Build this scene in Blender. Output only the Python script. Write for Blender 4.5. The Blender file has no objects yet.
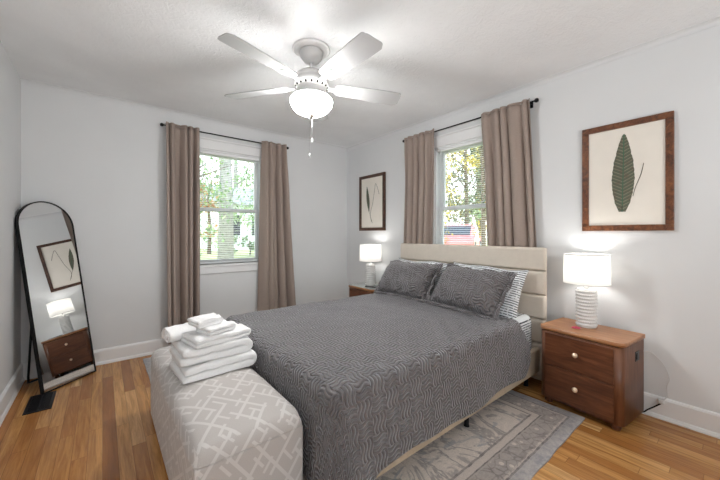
import bpy, bmesh, math, random
from math import pi, sin, cos, radians as R
from mathutils import Vector, Matrix, noise
random.seed(7)
scene = bpy.context.scene
COL = scene.collection
XE, YN, XW, YS, H = 2.79, 3.724, -0.515, -0.75, 2.44

# ------------------------------------------------------------------ camera
cam_d = bpy.data.cameras.new('camera')
cam = bpy.data.objects.new('camera', cam_d); COL.objects.link(cam)
cam.location = (0, 0, 1.185)
cam.rotation_euler = (R(90), 0, -R(39.15))
cam_d.sensor_width = 36.0
cam_d.lens = 316.0 / 720.0 * 36.0
cam_d.shift_y = -6.0 / 720.0
cam_d.clip_start = 0.02
scene.camera = cam

# ------------------------------------------------------------------ world, sun, lights, exposure
FAN_L, BULB_L, SHADE_L, FILL_W, SKY_L, SUN_W = 62.0, 46.0, .42, 46.0, 3.0, 2.2
world = bpy.data.worlds.new('sky'); scene.world = world
world.use_nodes = True
wn = world.node_tree; wn.nodes.clear()
wo = wn.nodes.new('ShaderNodeOutputWorld'); wb = wn.nodes.new('ShaderNodeBackground')
wtc = wn.nodes.new('ShaderNodeTexCoord'); wsx = wn.nodes.new('ShaderNodeSeparateXYZ')
wr = wn.nodes.new('ShaderNodeValToRGB')
wr.color_ramp.elements[0].position = 0.0; wr.color_ramp.elements[0].color = (1.0, 1.0, 1.0, 1)
wr.color_ramp.elements[1].position = 0.7; wr.color_ramp.elements[1].color = (0.62, 0.78, 1.0, 1)
wn.links.new(wtc.outputs['Generated'], wsx.inputs[0]); wn.links.new(wsx.outputs['Z'], wr.inputs[0])
wn.links.new(wr.outputs[0], wb.inputs['Color']); wb.inputs['Strength'].default_value = SKY_L
wn.links.new(wb.outputs[0], wo.inputs[0])

sun_d = bpy.data.lights.new('sun', 'SUN'); sun_d.energy = SUN_W; sun_d.angle = R(3); sun_d.color = (1, .95, .86)
sun = bpy.data.objects.new('sun', sun_d); COL.objects.link(sun)
sun.rotation_euler = (R(48), 0, R(-40))        # shines from the south-west over the roof

fill_d = bpy.data.lights.new('fill_uplight', 'AREA'); fill_d.energy = FILL_W; fill_d.shape = 'RECTANGLE'  # added fill behind the camera, brightens ceiling and walls; no real lamp
fill_d.size = 2.4; fill_d.size_y = 1.2; fill_d.color = (.95, .98, 1)
hall = bpy.data.objects.new('fill_uplight', fill_d); COL.objects.link(hall)
hall.location = (0.25, -1.75, .8); hall.rotation_euler = (R(152), 0, 0)

vs = scene.view_settings
vs.view_transform = 'Standard'; vs.look = 'None'; vs.gamma = 1.0; vs.exposure = 0.60; vs.use_curve_mapping = False
scene.cycles.max_bounces = 10; scene.cycles.diffuse_bounces = 5; scene.cycles.transparent_max_bounces = 24
scene.cycles.glossy_bounces = 4; scene.cycles.sample_clamp_indirect = 6.0; scene.cycles.caustics_reflective = False
scene.cycles.use_denoising = True

# ------------------------------------------------------------------ materials
class Mat:
    def __init__(s, name, color=(.8, .8, .8), rough=.5, metal=0.0, spec=.5, sheen=0.0):
        s.m = bpy.data.materials.new(name); s.m.use_nodes = True
        s.t = s.m.node_tree; s.n = s.t.nodes; s.l = s.t.links
        s.p = s.n['Principled BSDF']; s.out = s.n['Material Output']
        s.p.inputs['Base Color'].default_value = (*color, 1); s.p.inputs['Roughness'].default_value = rough
        s.p.inputs['Metallic'].default_value = metal; s.p.inputs['Specular IOR Level'].default_value = spec
        if sheen: s.p.inputs['Sheen Weight'].default_value = sheen; s.p.inputs['Sheen Roughness'].default_value = .4
        s._tc = None
    def tc(s, o='Object'):
        if s._tc is None: s._tc = s.n.new('ShaderNodeTexCoord')
        return s._tc.outputs[o]
    def put(s, sock, v):
        if hasattr(v, 'links') or isinstance(v, bpy.types.NodeSocket): s.l.new(v, sock)
        else: sock.default_value = v
    def f(s, op, a, b=None, c=None):
        n = s.n.new('ShaderNodeMath'); n.operation = op
        for i, v in enumerate((a, b, c)):
            if v is not None: s.put(n.inputs[i], v)
        return n.outputs[0]
    def xyz(s, v):
        n = s.n.new('ShaderNodeSeparateXYZ'); s.l.new(v, n.inputs[0]); return n.outputs
    def vec(s, x, y, z=0.0):
        n = s.n.new('ShaderNodeCombineXYZ')
        for i, v in enumerate((x, y, z)): s.put(n.inputs[i], v)
        return n.outputs[0]
    def scale(s, v, sc):
        n = s.n.new('ShaderNodeVectorMath'); n.operation = 'MULTIPLY'; s.l.new(v, n.inputs[0]); n.inputs[1].default_value = sc
        return n.outputs[0]
    def noise(s, v, scale=5, detail=3, rough=.5, dist=0.0):
        n = s.n.new('ShaderNodeTexNoise'); s.l.new(v, n.inputs['Vector']); n.inputs['Scale'].default_value = scale
        n.inputs['Detail'].default_value = detail; n.inputs['Roughness'].default_value = rough; n.inputs['Distortion'].default_value = dist
        return n.outputs['Fac']
    def white(s, v):
        n = s.n.new('ShaderNodeTexWhiteNoise'); n.noise_dimensions = '3D'; s.l.new(v, n.inputs['Vector']); return n.outputs['Value']
    def ramp(s, fac, stops, interp='LINEAR'):
        n = s.n.new('ShaderNodeValToRGB'); n.color_ramp.interpolation = interp; e = n.color_ramp.elements
        while len(e) < len(stops): e.new(.5)
        for i, (p, c) in enumerate(stops): e[i].position = p; e[i].color = (*c, 1)
        s.put(n.inputs[0], fac); return n.outputs[0]
    def mix(s, fac, a, b, blend='MIX'):
        n = s.n.new('ShaderNodeMix'); n.data_type = 'RGBA'; n.blend_type = blend
        s.put(n.inputs[0], fac)
        for sock, v in ((n.inputs[6], a), (n.inputs[7], b)):
            if isinstance(v, tuple): sock.default_value = (*v, 1) if len(v) == 3 else v
            else: s.l.new(v, sock)
        return n.outputs[2]
    def color(s, c): s.l.new(c, s.p.inputs['Base Color'])
    def bump(s, h, strength=.5, dist=.01):
        n = s.n.new('ShaderNodeBump'); n.inputs['Strength'].default_value = strength; n.inputs['Distance'].default_value = dist
        s.l.new(h, n.inputs['Height']); s.l.new(n.outputs[0], s.p.inputs['Normal'])
    def step(s, a, edge): return s.f('GREATER_THAN', a, edge)

def plain(name, color, rough=.5, metal=0.0, noise_amt=0.0, scale=20, bump=0.0, **k):
    m = Mat(name, color, rough, metal, **k)
    if noise_amt or bump:
        nz = m.noise(m.tc(), scale, 4)
        if noise_amt:
            lo = tuple(c * (1 - noise_amt) for c in color); hi = tuple(min(1, c * (1 + noise_amt)) for c in color)
            m.color(m.ramp(nz, [(.3, lo), (.7, hi)]))
        if bump: m.bump(nz, bump, .004)
    return m.m

WALL_C = (.69, .70, .708)
M = {}
M['wall'] = plain('wall_paint', WALL_C, .75, 0, .012, 3, .05)
def ceiling_mat():
    m = Mat('ceiling_texture', (.80, .80, .80), .9)
    a = m.noise(m.tc(), 22, 5, .65, 1.5); b = m.noise(m.tc(), 3.0, 3)
    m.bump(m.f('ADD', a, m.f('MULTIPLY', b, .6)), .55, .012)
    m.color(m.ramp(b, [(.35, (.85, .86, .87)), (.65, (.89, .90, .91))]))
    return m.m
M['ceiling'] = ceiling_mat()
M['trim'] = plain('trim_paint', (.80, .805, .81), .4, 0, .01, 6)
def floor_mat():
    m = Mat('oak_planks', rough=.26)
    x, y, _ = m.xyz(m.tc())
    W = .064
    rx = m.f('DIVIDE', x, W); row = m.f('FLOOR', rx); fx = m.f('FRACT', rx)
    off = m.white(m.vec(row, 3.3)); yy = m.f('ADD', m.f('DIVIDE', y, .78), m.f('MULTIPLY', off, 7.0))
    col = m.f('FLOOR', yy); fy = m.f('FRACT', yy)
    rnd = m.white(m.vec(row, col, 1.7)); rnd2 = m.white(m.vec(row, col, 9.1))
    g = m.noise(m.vec(m.f('MULTIPLY', x, 38), m.f('ADD', m.f('MULTIPLY', y, 2.6), m.f('MULTIPLY', rnd, 40)), rnd2), 1.0, 6, .62, .8)
    g2 = m.noise(m.vec(m.f('MULTIPLY', x, 150), m.f('MULTIPLY', y, 7)), 1.0, 2)
    base = m.ramp(rnd, [(0, (.30, .112, .028)), (.2, (.44, .190, .052)), (.55, (.55, .265, .080)), (.85, (.66, .345, .115)), (1, (.78, .47, .19))])
    c = m.mix(m.ramp(g, [(.30, (.75, .75, .75)), (.60, (0, 0, 0))]), base, (.24, .088, .022))
    c = m.mix(m.ramp(g2, [(.3, (.22, .22, .22)), (.6, (0, 0, 0))]), c, (.15, .06, .02))
    ex = m.f('MINIMUM', fx, m.f('SUBTRACT', 1, fx)); ey = m.f('MULTIPLY', m.f('MINIMUM', fy, m.f('SUBTRACT', 1, fy)), .78 / W)
    e = m.f('MINIMUM', ex, ey); gap = m.ramp(e, [(.0, (.85, .85, .85)), (.025, (0, 0, 0))])
    c = m.mix(gap, c, (.10, .04, .015))
    m.color(c); m.bump(m.f('ADD', m.ramp(e, [(0, (0, 0, 0)), (.04, (1, 1, 1))]), m.f('MULTIPLY', g, .15)), .25, .002)
    return m.m
M['floor'] = floor_mat()
def wood(name, dark, mid, light, axis='y', rough=.35, s=1.0):
    m = Mat(name, mid, rough)
    x, y, z = m.xyz(m.tc())
    a = {'x': (3, 28, 28), 'y': (28, 3, 28), 'z': (28, 28, 3)}[axis]
    v = m.vec(m.f('MULTIPLY', x, a[0] * s), m.f('MULTIPLY', y, a[1] * s), m.f('MULTIPLY', z, a[2] * s))
    g = m.noise(v, 1.0, 6, .6, 1.2); g2 = m.noise(m.tc(), 4 * s, 3)
    c = m.ramp(g, [(.28, dark), (.5, mid), (.74, light)])
    c = m.mix(m.ramp(g2, [(.35, (.35, .35, .35)), (.65, (0, 0, 0))]), c, dark)
    m.color(c); m.bump(g, .12, .002)
    return m.m
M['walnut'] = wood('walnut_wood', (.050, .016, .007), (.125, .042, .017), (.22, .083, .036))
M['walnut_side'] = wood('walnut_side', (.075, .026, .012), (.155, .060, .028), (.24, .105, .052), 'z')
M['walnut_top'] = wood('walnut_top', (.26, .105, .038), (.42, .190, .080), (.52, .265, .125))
M['burl'] = wood('burl_frame_wood', (.030, .009, .004), (.16, .055, .02), (.34, .135, .05), 'x', .3, .9)
M['burl_dark'] = wood('dark_frame_wood', (.02, .008, .005), (.075, .030, .016), (.15, .065, .034), 'x', .35, .9)
M['black'] = plain('black_metal', (.005, .005, .006), .5, spec=.2)
M['vent_black'] = plain('register_black', (.006, .006, .008), .45, spec=.25)
M['white_metal'] = plain('white_enamel', (.80, .80, .80), .35)
M['blade'] = plain('blade_white', (.47, .475, .48), .45)
M['nickel'] = plain('nickel', (.62, .62, .62), .3, 1.0)
M['brass'] = plain('pale_brass', (.85, .66, .48), .35, .6)
M['ceramic'] = plain('white_ceramic', (.74, .74, .73), .45)
M['cream'] = plain('cream_mat', (.78, .735, .665), .8, 0, .02, 10)
M['blind'] = plain('blind_white', (.86, .87, .88), .5)
M['cord'] = plain('cord_white', (.62, .62, .62), .5)
M['pink'] = plain('pink_petal', (.60, .06, .16), .5)
M['phone'] = plain('dark_plastic', (.02, .02, .022), .25)
M['glass_top'] = plain('grey_glass_top', (.36, .38, .37), .06)
M['rail'] = plain('beige_linen', (.50, .405, .295), .85, 0, .06, 60, .2, sheen=.2)
M['headboard'] = plain('beige_leather', (.61, .55, .475), .5, 0, .03, 30, .08)
M['towel'] = plain('white_terry', (.86, .86, .86), .95, 0, .03, 160, .7, sheen=.3)
M['foliage_core'] = plain('bark', (.16, .12, .09), .9, 0, .3, 14, .5)

def quilt_mat():
    m = Mat('quilted_grey_fabric', (.17, .16, .165), .5, sheen=.45)
    m.p.inputs['Sheen Tint'].default_value = (.93, .95, 1, 1)
    u, v, _ = m.xyz(m.tc('UV'))
    B = .080
    uu = m.f('DIVIDE', u, B); vv = m.f('DIVIDE', v, B)
    par = m.f('MODULO', m.f('ADD', m.f('FLOOR', uu), m.f('FLOOR', vv)), 2.0)
    par = m.f('ABSOLUTE', par)
    def ridge(a, b):
        ph = m.f('ADD', m.f('MULTIPLY', a, 4.0), m.f('MULTIPLY', m.f('SINE', m.f('MULTIPLY', b, 2 * pi)), .36))
        return m.f('POWER', m.f('ABSOLUTE', m.f('SINE', m.f('MULTIPLY', ph, pi))), .55)
    h = m.f('ADD', m.f('MULTIPLY', ridge(uu, vv), par), m.f('MULTIPLY', ridge(vv, uu), m.f('SUBTRACT', 1, par)))
    nz = m.noise(m.tc('UV'), 260, 2)
    hh = m.f('ADD', h, m.f('MULTIPLY', nz, .15))
    m.bump(hh, 1.0, .011)
    m.color(m.ramp(m.noise(m.tc('UV'), 3, 3), [(.3, (.122, .110, .113)), (.7, (.150, .137, .140))]))
    return m.m
M['quilt'] = quilt_mat()
def stripe_mat():
    m = Mat('striped_cotton', (.8, .83, .85), .85)
    u, v, _ = m.xyz(m.tc('UV'))
    fr = m.f('FRACT', m.f('DIVIDE', m.f('ADD', v, m.f('MULTIPLY', m.noise(m.tc('UV'), 30, 2), .004)), .019))
    br = m.noise(m.vec(m.f('MULTIPLY', u, 40), m.f('MULTIPLY', m.f('FLOOR', m.f('DIVIDE', v, .019)), 5.3)), 1.0, 2)
    s = m.f('MULTIPLY', m.f('LESS_THAN', fr, .36), m.f('GREATER_THAN', br, .40))
    m.color(m.mix(s, (.80, .83, .85), (.030, .040, .06)))
    m.bump(m.noise(m.tc(), 14, 3), .2, .01)
    return m.m
M['stripe'] = stripe_mat()
def bench_mat():
    m = Mat('trellis_upholstery', (.4, .37, .35), .75, sheen=.25)
    u, v, _ = m.xyz(m.tc('UV'))
    # steep diagonal lattice of broad bands with short interlocking strokes
    def band(a, b, per, wid, seg, keep, shift=0.0):
        t = m.f('ADD', m.f('DIVIDE', m.f('ADD', m.f('MULTIPLY', u, a), m.f('MULTIPLY', v, b)), per), shift)
        fr = m.f('FRACT', t); on = m.f('LESS_THAN', fr, wid)
        w = m.f('FRACT', m.f('ADD', m.f('DIVIDE', m.f('SUBTRACT', m.f('MULTIPLY', v, a), m.f('MULTIPLY', u, b)), seg), m.f('MULTIPLY', m.f('FLOOR', t), .5)))
        return m.f('MULTIPLY', on, m.f('LESS_THAN', w, keep))
    c, s_ = cos(R(36)), sin(R(36))
    b1 = band(c, s_, .084, .15, .36, .82); b2 = band(c, -s_, .084, .15, .36, .82)
    b3 = band(c, s_, .084, .13, .18, .34, .38); b4 = band(c, -s_, .084, .13, .18, .34, .38)
    p = m.f('MAXIMUM', m.f('MAXIMUM', b1, b2), m.f('MAXIMUM', b3, b4))
    weave = m.noise(m.tc('UV'), 420, 2)
    base = m.ramp(weave, [(.3, (.43, .40, .38)), (.7, (.50, .47, .45))])
    m.color(m.mix(p, base, (.585, .56, .54))); m.bump(weave, .25, .002)
    return m.m
M['bench'] = bench_mat()
def rug_mat():
    m = Mat('distressed_rug', (.4, .38, .37), .95)
    x, y, _ = m.xyz(m.tc())
    HX, HY = 1.05, 1.47
    dx = m.f('SUBTRACT', HX, m.f('ABSOLUTE', x)); dy = m.f('SUBTRACT', HY, m.f('ABSOLUTE', y))
    d = m.f('MINIMUM', dx, dy); d = m.f('ADD', d, m.f('MULTIPLY', m.f('SUBTRACT', m.noise(m.tc(), 18, 3), .5), .012))
    lay = m.ramp(d, [(0, (.25, .255, .28)), (.055, (.30, .30, .32)), (.06, (.12, .115, .13)), (.072, (.50, .46, .43)), (.084, (.34, .315, .31)),
                     (.178, (.38, .35, .335)), (.184, (.13, .12, .13)), (.194, (.57, .53, .50)), (.222, (.54, .50, .475)), (.23, (.18, .165, .17)), (.242, (.64, .595, .555))], 'CONSTANT')
    vo = m.n.new('ShaderNodeTexVoronoi'); vo.feature = 'DISTANCE_TO_EDGE'; vo.inputs['Scale'].default_value = 17; m.l.new(m.tc(), vo.inputs['Vector'])
    inb = m.f('MULTIPLY', m.f('GREATER_THAN', d, .078), m.f('LESS_THAN', d, .18))
    c = m.mix(m.f('MULTIPLY', inb, m.f('MULTIPLY', m.f('LESS_THAN', vo.outputs['Distance'], .05), .7)), lay, (.17, .155, .16))
    vi = m.n.new('ShaderNodeTexVoronoi'); vi.inputs['Scale'].default_value = 17; m.l.new(m.tc(), vi.inputs['Vector'])
    c = m.mix(m.f('MULTIPLY', inb, m.f('LESS_THAN', vi.outputs['Distance'], .22)), c, (.64, .60, .57))
    # faded field motifs
    n1 = m.noise(m.scale(m.tc(), (5.5, 2.6, 1)), 1.0, 5, .6, 2.2)
    infield = m.f('GREATER_THAN', d, .242)
    c = m.mix(m.f('MULTIPLY', infield, m.ramp(n1, [(.49, (0, 0, 0)), (.53, (.8, .8, .8)), (.57, (.8, .8, .8)), (.61, (0, 0, 0))])), c, (.20, .19, .20))
    n1b = m.noise(m.scale(m.tc(), (3.2, 5.2, 1)), 1.3, 4, .6, 1.4)
    c = m.mix(m.f('MULTIPLY', infield, m.ramp(n1b, [(.58, (0, 0, 0)), (.63, (.7, .7, .7))])), c, (.24, .27, .32))
    ms = m.f('PINGPONG', m.f('ADD', y, 0.0), .34)
    c = m.mix(m.f('MULTIPLY', infield, m.f('MULTIPLY', m.f('LESS_THAN', ms, .012), .5)), c, (.28, .25, .25))
    n2 = m.noise(m.tc(), 30, 5, .7); c = m.mix(m.ramp(n2, [(.42, (.45, .45, .45)), (.62, (0, 0, 0))]), c, (.50, .47, .45))
    n3 = m.noise(m.tc(), 130, 2); c = m.mix(m.ramp(n3, [(.35, (.22, .22, .22)), (.6, (0, 0, 0))]), c, (.24, .22, .21))
    c = m.mix(1.0, c, (1.22, 1.17, 1.12), 'MULTIPLY')
    m.color(c); m.bump(n3, .5, .004)
    return m.m
M['rug'] = rug_mat()
def curtain_mat(name, c):
    m = Mat(name, c, .8, sheen=.15)
    w = m.noise(m.scale(m.tc(), (60, 60, 400)), 1.0, 2)
    m.color(m.ramp(w, [(.3, tuple(k * .93 for k in c)), (.7, tuple(k * 1.06 for k in c))]))
    tr = m.n.new('ShaderNodeBsdfTranslucent'); tr.inputs[0].default_value = (*[k * .9 for k in c], 1)
    mx = m.n.new('ShaderNodeMixShader'); mx.inputs[0].default_value = .12
    m.l.new(m.p.outputs[0], mx.inputs[1]); m.l.new(tr.outputs[0], mx.inputs[2]); m.l.new(mx.outputs[0], m.out.inputs[0])
    return m.m
M['curtain'] = curtain_mat('taupe_curtain', (.37, .295, .255))
def glow(name, col, L):
    m = Mat(name, (.9, .9, .9), .4)
    m.p.inputs['Emission Color'].default_value = (*col, 1); m.p.inputs['Emission Strength'].default_value = L
    return m.m
M['fan_glass'] = glow('lit_frosted_glass', (1, .985, .965), FAN_L)
M['bulb'] = glow('lit_bulb', (1, .97, .93), BULB_L)
def shade_mat():
    m = Mat('white_linen_shade', (.9, .9, .88), .9)
    w = m.noise(m.scale(m.tc(), (300, 300, 60)), 1.0, 2); m.bump(w, .1, .001)
    m.p.inputs['Emission Color'].default_value = (1, .97, .93, 1); m.p.inputs['Emission Strength'].default_value = SHADE_L
    tr = m.n.new('ShaderNodeBsdfTranslucent'); tr.inputs[0].default_value = (.92, .91, .88, 1)
    mx = m.n.new('ShaderNodeMixShader'); mx.inputs[0].default_value = .55
    m.l.new(m.p.outputs[0], mx.inputs[1]); m.l.new(tr.outputs[0], mx.inputs[2]); m.l.new(mx.outputs[0], m.out.inputs[0])
    return m.m
M['shade'] = shade_mat()
def mirror_mat():
    m = Mat('mirror_glass', (.86, .87, .87), .0, 1.0); return m.m
M['mirror'] = mirror_mat()
def glass_mat():
    m = Mat('window_glass'); m.n.remove(m.p)
    t = m.n.new('ShaderNodeBsdfTransparent'); g = m.n.new('ShaderNodeBsdfGlossy'); g.inputs['Roughness'].default_value = .0
    t.inputs[0].default_value = (.94, .97, .96, 1)
    fr = m.n.new('ShaderNodeFresnel'); fr.inputs[0].default_value = 1.3
    mx = m.n.new('ShaderNodeMixShader'); m.l.new(fr.outputs[0], mx.inputs[0]); m.l.new(t.outputs[0], mx.inputs[1]); m.l.new(g.outputs[0], mx.inputs[2])
    m.l.new(mx.outputs[0], m.out.inputs[0]); return m.m
M['glass'] = glass_mat()
def leafm(name, a, b, c):
    m = Mat(name, b, .6)
    g = m.n.new('ShaderNodeNewGeometry')
    m.color(m.ramp(g.outputs['Random Per Island'], [(.0, a), (.5, b), (1, c)]))
    tr = m.n.new('ShaderNodeBsdfTranslucent'); m.l.new(m.p.inputs['Base Color'].links[0].from_socket, tr.inputs[0])
    mx = m.n.new('ShaderNodeMixShader'); mx.inputs[0].default_value = .4
    m.l.new(m.p.outputs[0], mx.inputs[1]); m.l.new(tr.outputs[0], mx.inputs[2]); m.l.new(mx.outputs[0], m.out.inputs[0])
    return m.m
M['leaf_green'] = leafm('green_leaves', (.10, .19, .07), (.24, .36, .15), (.45, .52, .25))
M['leaf_pale'] = leafm('pale_leaves', (.22, .32, .18), (.38, .47, .30), (.60, .62, .42))
M['leaf_yellow'] = leafm('yellow_leaves', (.28, .22, .05), (.62, .47, .08), (.80, .66, .20))
M['leaf_orange'] = leafm('orange_leaves', (.40, .17, .06), (.55, .30, .12), (.62, .45, .2))
M['leaf_dark'] = leafm('dark_leaves', (.06, .08, .05), (.16, .17, .11), (.33, .31, .20))
M['bark_pale'] = plain('pale_bark', (.36, .34, .33), .9, 0, .25, 9, .5)
M['grass'] = plain('lawn', (.42, .42, .20), .95, 0, .25, 1.2)
M['siding'] = plain('white_siding', (.72, .74, .76), .7)
M['roof'] = plain('grey_shingle', (.28, .27, .27), .9, 0, .15, 8)
M['dark_glass'] = plain('dark_glass', (.03, .035, .045), .08)
M['car_red'] = plain('red_car_paint', (.66, .24, .23), .25)
M['tyre'] = plain('tyre', (.015, .015, .015), .8)
M['hall_wall'] = plain('hall_paint', (.74, .74, .73), .8)

def leaf_print_mat():
    m = Mat('pressed_leaf', (.10, .13, .08), .8)
    u, v, _ = m.xyz(m.tc('UV'))
    vein = m.f('FRACT', m.f('MULTIPLY', m.f('SUBTRACT', v, m.f('MULTIPLY', m.f('ABSOLUTE', u), .55)), 46.0))
    c = m.ramp(vein, [(0, (.070, .085, .058)), (.7, (.115, .125, .085)), (.8, (.20, .20, .14)), (1, (.20, .20, .14))])
    edge = m.noise(m.tc('UV'), 30, 3)
    c = m.mix(m.ramp(edge, [(.45, (0, 0, 0)), (.7, (.6, .6, .6))]), c, (.12, .075, .05))
    c = m.mix(m.f('LESS_THAN', m.f('ABSOLUTE', u), .0028), c, (.05, .12, .07))
    m.color(c); return m.m
M['leaf_print'] = leaf_print_mat()
M['leaf_print_brown'] = plain('pressed_stem', (.075, .065, .045), .8)

# ------------------------------------------------------------------ mesh helpers
class G:
    """collects shapes, links them as ONE mesh object"""
    def __init__(s): s.bm = bmesh.new(); s.uv = s.bm.loops.layers.uv.new('UVMap'); s.smooth = set()
    def _mark(s, faces, smooth):
        for f in faces: f.smooth = smooth
    def wrapuv(s, x0, y0, zt):
        for f in s.bm.faces:
            f.normal_update(); n = f.normal
            for lp in f.loops:
                x, y, z = lp.vert.co; d = max(0, zt - z)
                if abs(n.x) > abs(n.y) and abs(n.x) > .72: x += d if n.x > 0 else -d
                elif abs(n.y) > .72: y += d if n.y > 0 else -d
                lp[s.uv].uv = (x, y)
    def box(s, a, b, bev=0.0, seg=2, rot=None, smooth=None):
        x0, y0, z0 = a; x1, y1, z1 = b
        r = bmesh.ops.create_cube(s.bm, size=1.0); vs_ = r['verts']
        c = Vector(((x0 + x1) / 2, (y0 + y1) / 2, (z0 + z1) / 2))
        for v in vs_: v.co = Vector((v.co.x * (x1 - x0), v.co.y * (y1 - y0), v.co.z * (z1 - z0)))
        fs = list({f for v in vs_ for f in v.link_faces})
        if bev:
            es = list({e for v in vs_ for e in v.link_edges})
            rr = bmesh.ops.bevel(s.bm, geom=es, offset=bev, segments=seg, profile=.5, affect='EDGES')
            fs = list({f for f in rr['faces']} | {f for f in fs if f.is_valid}); vs_ = list({v for f in fs for v in f.verts})
        for v in vs_:
            if rot is not None: v.co = rot @ v.co
            v.co += c
        s._mark(fs, bool(bev) if smooth is None else smooth); return vs_
    def grid(s, P, smooth=True, uv=None, close_u=False, close_v=False):
        """P[i][j] points"""
        V = [[s.bm.verts.new(p) for p in row] for row in P]; n, m = len(V), len(V[0]); out = []
        for i in range(n if close_u else n - 1):
            for j in range(m if close_v else m - 1):
                i2, j2 = (i + 1) % n, (j + 1) % m
                try: f = s.bm.faces.new((V[i][j], V[i2][j], V[i2][j2], V[i][j2]))
                except ValueError: continue
                f.smooth = smooth; out.append(f)
                if uv:
                    for lp, (a, b) in zip(f.loops, ((i, j), (i2, j), (i2, j2), (i, j2))): lp[s.uv].uv = uv[a][b]
        return V
    def face(s, pts, smooth=False):
        f = s.bm.faces.new([s.bm.verts.new(p) for p in pts]); f.smooth = smooth; return f
    def cap(s, ring):
        try: s.bm.faces.new(ring)
        except ValueError: pass
    def lathe(s, prof, c=(0, 0, 0), seg=32, cap0=True, cap1=True, axis='z', smooth=True):
        P = []
        for r, z in prof:
            row = []
            for k in range(seg):
                a = 2 * pi * k / seg; q = (r * cos(a), r * sin(a), z)
                if axis == 'x': q = (z, r * cos(a), r * sin(a))
                if axis == 'y': q = (r * sin(a), z, r * cos(a))
                row.append((q[0] + c[0], q[1] + c[1], q[2] + c[2]))
            P.append(row)
        V = s.grid(P, smooth, close_v=True)
        if cap0: s.cap(V[0])
        if cap1: s.cap(V[-1])
    def tube(s, pts, r, seg=10):
        pts = [Vector(p) for p in pts]; P = []; up = None
        for i, p in enumerate(pts):
            d = (pts[min(i + 1, len(pts) - 1)] - pts[max(i - 1, 0)]).normalized()
            if up is None: up = d.orthogonal().normalized()
            up = (up - d * up.dot(d)).normalized(); w = d.cross(up)
            rr = r[i] if isinstance(r, (list, tuple)) else r
            P.append([p + (up * cos(2 * pi * k / seg) + w * sin(2 * pi * k / seg)) * rr for k in range(seg)])
        V = s.grid(P, True, close_v=True); s.cap(V[0]); s.cap(V[-1])
    def prism(s, outline, z0, z1, smooth_sides=True):
        n = len(outline)
        V = s.grid([[(x, y, z0) for x, y in outline], [(x, y, z1) for x, y in outline]], smooth_sides, close_v=True)
        s.cap([v for v in V[0]][::-1]); s.cap(V[1])
    def boxuv(s, sc=1.0):
        for f in s.bm.faces:
            f.normal_update(); n = f.normal; a = max(range(3), key=lambda i: abs(n[i]))
            for lp in f.loops:
                x, y, z = lp.vert.co
                lp[s.uv].uv = ((y, z) if a == 0 else (x, z) if a == 1 else (x, y))
    def build(s, name, mat, parent=None, off=None, fix=True, weld=None):
        if weld: bmesh.ops.remove_doubles(s.bm, verts=s.bm.verts, dist=weld)
        if fix: bmesh.ops.recalc_face_normals(s.bm, faces=s.bm.faces)
        if off is not None: bmesh.ops.translate(s.bm, verts=s.bm.verts, vec=off)
        me = bpy.data.meshes.new(name); s.bm.to_mesh(me); s.bm.free(); me.materials.append(mat)
        o = bpy.data.objects.new(name, me); COL.objects.link(o)
        if parent: o.parent = parent
        return o
def thing(name, label, cat, loc=(0, 0, 0), rz=0.0, group=None):
    o = bpy.data.objects.new(name, None); COL.objects.link(o); o.location = loc; o.rotation_euler = (0, 0, rz)
    o.empty_display_size = .1
    return tag(o, label, cat, group)
def tag(o, label, cat, group=None):
    o['label'] = label; o['category'] = cat
    if group: o['group'] = group
    return o
def structure(o): o['kind'] = 'structure'; return o
def dup(root, loc, rz, label, group=None):
    r = root.copy(); COL.objects.link(r); r.location = loc; r.rotation_euler = (0, 0, rz); r['label'] = label
    if group: r['group'] = group
    def rec(a, b):
        for ch in list(a.children):
            c = ch.copy(); COL.objects.link(c); c.parent = b; rec(ch, c)
    rec(root, r); return r
def flat_box(name, a, b, mat, parent=None, bev=0.0, off=None):
    g = G(); g.box(a, b, bev); return g.build(name, mat, parent, off)
def fbm(x, y, z=0, s=1.0): return noise.noise(Vector((x * s, y * s, z * s)))

# ------------------------------------------------------------------ room shell
WN = (0.77, 1.49, .85, 2.11)      # window in the back wall: x0 x1 z0 z1
WE = (1.46, 2.14, .85, 2.11)      # window in the right wall: y0 y1 z0 z1
T = .13
g = G(); g.box((XW - .2, YS - .1, -.06), (XE + .15, YN + .15, 0)); structure(g.build('floor', M['floor']))
g = G(); g.box((XW - .2, YS - .1, H), (XE + .15, YN + .15, H + .08)); structure(g.build('ceiling', M['ceiling']))
g = G()
g.box((XW - T, YN, 0), (WN[0], YN + T, H)); g.box((WN[1], YN, 0), (XE + T, YN + T, H))
g.box((WN[0], YN, 0), (WN[1], YN + T, WN[2])); g.box((WN[0], YN, WN[3]), (WN[1], YN + T, H))
structure(g.build('wall_back', M['wall']))
g = G()
g.box((XE, YS - T, 0), (XE + T, WE[0], H)); g.box((XE, WE[1], 0), (XE + T, YN, H))
g.box((XE, WE[0], 0), (XE + T, WE[1], WE[2])); g.box((XE, WE[0], WE[3]), (XE + T, WE[1], H))
structure(g.build('wall_right', M['wall']))
g = G(); g.box((XW - T, YS - T, 0), (XW, YN, H)); structure(g.build('wall_left', M['wall']))
DX0, DX1, DZ = -.45, 2.38, 2.40  # opening widened and raised to let the added fill light through
g = G(); g.box((XW, YS - T, 0), (DX0, YS, H)); g.box((DX1, YS - T, 0), (XE, YS, H)); g.box((DX0, YS - T, DZ), (DX1, YS, H))
structure(g.build('wall_front', M['wall']))
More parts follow.
